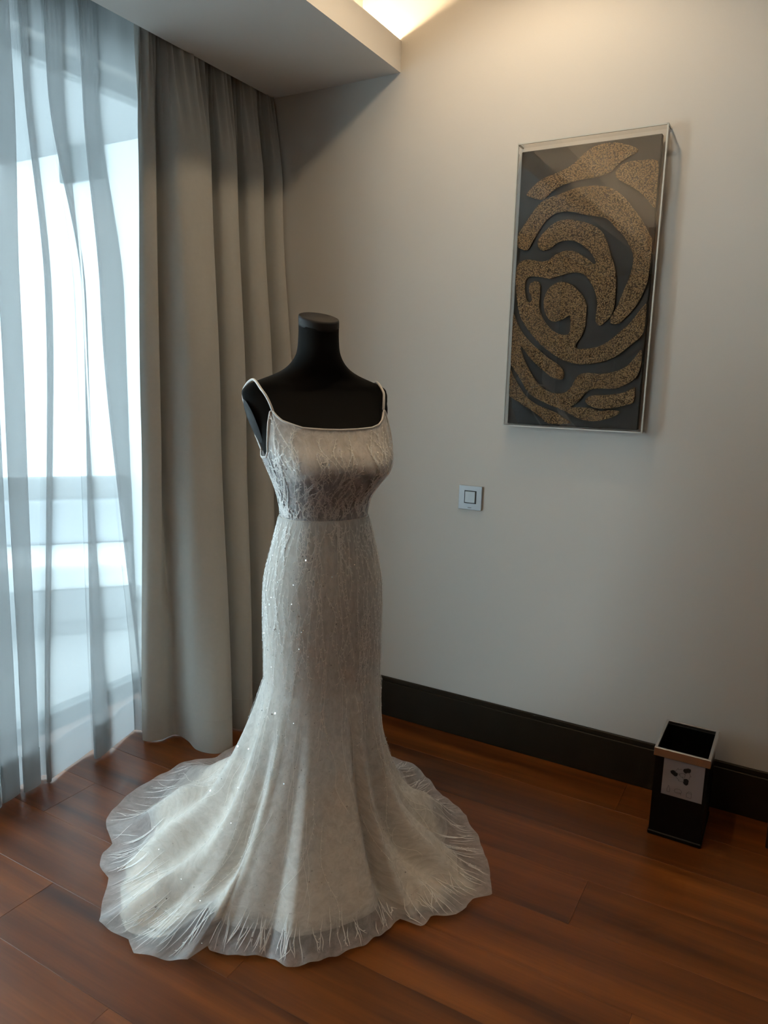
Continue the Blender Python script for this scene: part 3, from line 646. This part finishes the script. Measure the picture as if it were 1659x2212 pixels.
# relief pieces, outlines in two views of the panel
A = lambda pts: [crop_hit(1100+x/4.608, 260+y/4.608, PY) for x, y in pts]
Bv = lambda pts: [crop_hit(1080+x/4.608, 580+y/4.608, PY) for x, y in pts]
pieces = [
 A([(178,745),(215,690),(290,620),(370,570),(470,530),(560,490),(640,440),(710,375),(780,310),(850,265),(950,235),(1060,225),(1160,240),(1240,265),(1285,295),(1260,330),(1180,370),(1110,420),(1060,470),(1010,515),(950,545),(850,570),(750,585),(650,610),(550,640),(470,680),(400,740),(345,795),(280,785),(210,765)]),
 A([(1060,545),(1080,490),(1130,440),(1220,410),(1330,400),(1482,405),(1478,600),(1462,868),(1400,820),(1330,740),(1250,680),(1160,630),(1090,590)]),
 A([(88,1240),(92,1150),(130,1080),(190,990),(250,900),(320,820),(400,775),(500,740),(600,700),(700,670),(800,655),(920,655),(1010,675),(1080,710),(1160,780),(1230,870),(1300,960),(1360,1060),(1405,1150),(1425,1190),(1410,1380),(1395,1500)]) + Bv([(1485,20),(1480,80),(1465,150),(1420,260),(1370,350),(1310,430),(1250,490),(1190,545),(1140,555),(1105,545),(1100,510),(1120,460),(1160,400),(1200,310),(1240,210),(1280,120),(1310,30)]) + A([(1230,1450),(1240,1390),(1235,1330),(1200,1250),(1140,1150),(1070,1080),(1010,1010),(950,970),(850,955),(750,940),(650,915),(540,912),(460,930),(390,980),(340,1040),(290,1120),(240,1200),(210,1265),(180,1295),(140,1290),(100,1270)]),
 A([(350,1300),(300,1275),(288,1220),(310,1160),(370,1100),(430,1040),(510,1000),(600,990),(700,1005),(800,1030),(880,1070),(940,1130),(980,1220),(1010,1330),(1045,1430)]) + Bv([(1152,25),(1158,80),(1160,180),(1150,300),(1135,400),(1100,480),(1050,530),(1000,570),(965,545),(955,500),(965,420),(970,330),(950,230),(900,130),(840,60),(770,40),(700,45),(620,70),(540,90),(500,105),(450,95),(390,85),(300,80),(262,120),(250,200),(258,270),(275,330),(310,335),(322,300),(300,240),(292,190),(310,150),(350,128),(390,140),(407,190),(400,270),(392,360),(400,430),(430,500),(470,560),(530,620),(600,655),(680,660),(700,610),(707,520),(695,465),(640,500),(550,532),(490,505),(450,430),(440,330),(460,250),(510,180),(580,140),(650,138),(710,160),(770,210),(830,280),(865,370),(860,470),(855,560),(830,640),(790,710),(755,765),(775,800),(850,800),(980,780),(1090,720),(1200,630),(1300,540),(1380,440),(1440,365),(1462,365),(1450,520),(1428,640),(1380,700),(1280,780),(1180,860),(1080,910),(960,940),(800,955),(680,930),(590,890),(500,830),(400,750),(330,670),(250,560),(200,460),(180,350),(168,230),(162,120),(162,20)]) + A([(76,1560),(80,1480),(105,1420),(170,1390),(250,1395),(330,1410),(400,1390),(460,1345),(540,1305),(630,1300),(700,1330),(780,1380),(840,1430),(865,1425),(850,1370),(800,1300),(740,1250),(660,1205),(570,1198),(490,1215),(420,1270)]),
 Bv([(138,462),(150,470),(180,560),(240,660),(320,750),(400,820),(480,890),(560,940),(620,1000),(640,1050),(620,1105),(560,1100),(500,1070),(430,1010),(350,940),(280,860),(205,760),(240,900),(300,1020),(360,1120),(440,1200),(520,1235),(590,1245),(660,1230),(720,1170),(760,1090),(820,1045),(920,1040),(1010,1050),(1130,1030),(1240,990),(1310,930),(1380,840),(1412,810),(1410,900),(1395,1000),(1350,1090),(1260,1150),(1150,1195),(1020,1195),(920,1200),(850,1240),(800,1300),(750,1350),(700,1380),(800,1380),(900,1390),(1000,1420),(1100,1410),(1195,1420),(1160,1460),(1060,1500),(940,1520),(840,1510),(740,1470),(650,1420),(580,1390),(480,1350),(380,1300),(290,1240),(230,1140),(170,1040),(112,950),(110,850),(118,700),(126,520)]),
 Bv([(850,1320),(880,1280),(950,1262),(1050,1260),(1150,1250),(1250,1230),(1330,1190),(1345,1200),(1330,1330),(1250,1360),(1150,1385),(1030,1395),(940,1385),(880,1355)]),
 Bv([(102,1000),(130,1060),(180,1150),(230,1230),(300,1310),(400,1370),(500,1410),(570,1440),(640,1490),(700,1540),(490,1545),(420,1490),(330,1420),(220,1350),(130,1290),(84,1245),(90,1120)]),
]
for pc in pieces:
    P = np.array(pc); P = catmull(P, len(P)*2, True)
    P[:, 0] = np.clip(P[:, 0], PX0+0.002, PX1-0.002); P[:, 1] = np.clip(P[:, 1], PZ0+0.002, PZ1-0.002)
    bm = bmesh.new(); vs_ = [bm.verts.new((x-ax[0], PY+0.0005-WY, z-ax[2])) for x, z in P]
    f = bm.faces.new(vs_); r_ = bmesh.ops.extrude_face_region(bm, geom=[f])
    nv = [g for g in r_['geom'] if isinstance(g, bmesh.types.BMVert)]; bmesh.ops.translate(bm, vec=(0, -0.006, 0), verts=nv)
    big = [f for f in bm.faces if len(f.verts) > 4]; bmesh.ops.triangulate(bm, faces=big)
    bm_obj('relief_piece', bm, M_gold, art)

# ------------------------------------------------------------------ light switch
SX0, SX1, SZ0, SZ1 = -1.125, -1.031, 0.919, 1.011
sw = tag(empty('light_switch', ((SX0+SX1)/2, WY, SZ0)), 'square silver light switch on the wall below the relief', 'switch')
def sbox(n, x0, x1, y0, y1, z0, z1, m, b=0.0, seg=1): return box(n, x0-sw.location.x, x1-sw.location.x, y0-WY, y1-WY, z0-SZ0, z1-SZ0, m, sw, b, seg)
sbox('plate', SX0, SX1, WY-0.009, WY-0.0002, SZ0, SZ1, M_plate, 0.002, 2)
cx_, cz_ = (SX0+SX1)/2+0.001, (SZ0+SZ1)/2+0.003
sbox('recess', cx_-0.0245, cx_+0.0245, WY-0.0096, WY-0.004, cz_-0.0245, cz_+0.0245, M_dark)
sbox('rocker', cx_-0.0205, cx_+0.0205, WY-0.0135, WY-0.004, cz_-0.0212, cz_+0.0212, M_rock, 0.001)
sbox('maker_mark', cx_-0.009, cx_+0.006, WY-0.0094, WY-0.0088, SZ0+0.0075, SZ0+0.0095, M_inkline)

# ------------------------------------------------------------------ waste bin
bn = tag(empty('waste_bin', (-0.2235, 2.378, 0)), 'black open-top recycling bin with steel rim against the baseboard', 'bin')
W2, D2 = 0.0765, 0.106
bm = bmesh.new()     # hollow body
def ringv(w, d, z): return [bm.verts.new((sx*w, sy*d, z)) for sx, sy in ((-1, -1), (1, -1), (1, 1), (-1, 1))]
rs = [ringv(W2, D2, 0.012), ringv(W2, D2, 0.285), ringv(W2-0.004, D2-0.004, 0.285), ringv(W2-0.006, D2-0.006, 0.016)]
for a, b_ in zip(rs, rs[1:]):
    for k in range(4): bm.faces.new((a[k], a[(k+1) % 4], b_[(k+1) % 4], b_[k]))
bm.faces.new(rs[-1]); bm.faces.new(rs[0][::-1]); bm_obj('body', bm, M_binbody, bn)
bm = bmesh.new(); add_box(bm, -W2-0.003, W2+0.003, -D2-0.003, D2+0.003, 0.0, 0.014, 0.003); bm_obj('foot', bm, M_binbody, bn)
bm = bmesh.new(); wo, do = 0.0815, 0.113
for a, b_ in (((wo, do), (0.270, 0.296)),):
    prof = [(wo, do, 0.270), (wo, do, 0.295), (wo-0.001, do-0.001, 0.2965), (wo-0.009, do-0.009, 0.2965), (wo-0.0095, do-0.0095, 0.288), (wo-0.004, do-0.004, 0.270)]
rr = [ringv(*p) for p in prof]
for a, b_ in zip(rr, rr[1:]+rr[:1]):
    for k in range(4): bm.faces.new((a[k], a[(k+1) % 4], b_[(k+1) % 4], b_[k]))
o = bm_obj('rim', bm, M_binrim, bn); md = o.modifiers.new('edge', 'BEVEL'); md.width = 0.0012; md.segments = 2
# label on the front with the printed recycling mark and three outline pictures
lx0, lx1, lz0, lz1 = -0.0505, 0.0675, 0.147, 0.268; ly = -D2-0.0008
lab = box('label', lx0, lx1, ly, -D2-0.0001, lz0, lz1, M_label, bn)
def flat(name, polys, m, dy=0.0004, parent=lab):
    V, Fc = [], []
    for p in polys: k = len(V); V += [(x, ly-dy, z) for x, z in p]; Fc.append(tuple(range(k, k+len(p))))
    return mesh_obj(name, V, Fc, m, parent)
rcx, rcz = 0.006, 0.224
arrows = []; outl = []
def line2(xa, za, xb, zb, w=0.0006):
    dx, dz = xb-xa, zb-za; l = math.hypot(dx, dz)+1e-9; nx, nz = -dz/l*w, dx/l*w
    outl.append([(xa+nx, za+nz), (xb+nx, zb+nz), (xb-nx, zb-nz), (xa-nx, za-nz)])
def vtx(k): w = math.radians(52+120*k); return np.array([rcx+0.030*math.cos(w), rcz+0.027*math.sin(w)])
for k in range(3):
    va, vb = vtx(k), vtx(k+1); d = (vb-va)/np.linalg.norm(vb-va); n = np.array([d[1], -d[0]])        # n points outwards
    P_ = lambda u, w: tuple(va+(vb-va)*u+n*w)
    arrows.append([P_(-0.10, 0.003), P_(0.02, 0.007), P_(0.30, 0.006), P_(0.37, 0.0), P_(0.30, -0.0075), P_(0.02, -0.0075), P_(-0.06, -0.004)])
    body = [P_(0.37, 0.0055), P_(0.62, 0.0055), P_(0.60, 0.0095), P_(0.86, -0.001), P_(0.60, -0.0115), P_(0.62, -0.0075), P_(0.35, -0.0075)]
    for p, q in zip(body, body[1:]): line2(*p, *q)
flat('recycling_arrows', arrows, M_ink); flat('arrow_outlines', outl, M_inkline)
icon = []
def stroke(pts, closed=True):
    q = pts+[pts[0]] if closed else pts
    for (xa, za), (xb, zb) in zip(q, q[1:]):
        dx, dz = xb-xa, zb-za; l = math.hypot(dx, dz)+1e-9; nx, nz = -dz/l*0.0006, dx/l*0.0006
        icon.append([(xa+nx, za+nz), (xb+nx, zb+nz), (xb-nx, zb-nz), (xa-nx, za-nz)])
bx_ = -0.030; bz_ = 0.158
stroke([(bx_-0.004, bz_), (bx_+0.004, bz_), (bx_+0.004, bz_+0.012), (bx_+0.0015, bz_+0.016), (bx_+0.0015, bz_+0.021), (bx_-0.0015, bz_+0.021), (bx_-0.0015, bz_+0.016), (bx_-0.004, bz_+0.012)])
bx_ = -0.002; stroke([(bx_+0.011*math.cos(w), bz_+0.010+0.008*math.sin(w)) for w in np.linspace(0, 2*PI, 9)[:-1]]); stroke([(bx_-0.004, bz_+0.006), (bx_+0.008, bz_+0.0065), (bx_+0.009, bz_-0.001)], False)
bx_ = 0.030; stroke([(bx_-0.007, bz_-0.002), (bx_+0.007, bz_-0.002), (bx_+0.007, bz_+0.013), (bx_-0.007, bz_+0.013)]); stroke([(bx_-0.005, bz_+0.013), (bx_-0.002, bz_+0.018), (bx_+0.005, bz_+0.018), (bx_+0.007, bz_+0.013)], False)
flat('item_pictures', icon, M_inkline)

# dark foot of something standing at the right edge of the picture
ft = tag(empty('furniture_foot', (0.062, 2.44, 0)), 'black block-like furniture foot cut off by the right picture edge', 'furniture')
box('block', -0.035, 0.05, -0.06, 0.06, 0.0, 0.10, M_darkwood, ft, 0.004)
box('pad', -0.03, 0.045, -0.055, 0.055, 0.10, 0.112, M_darkwood, ft, 0.003)
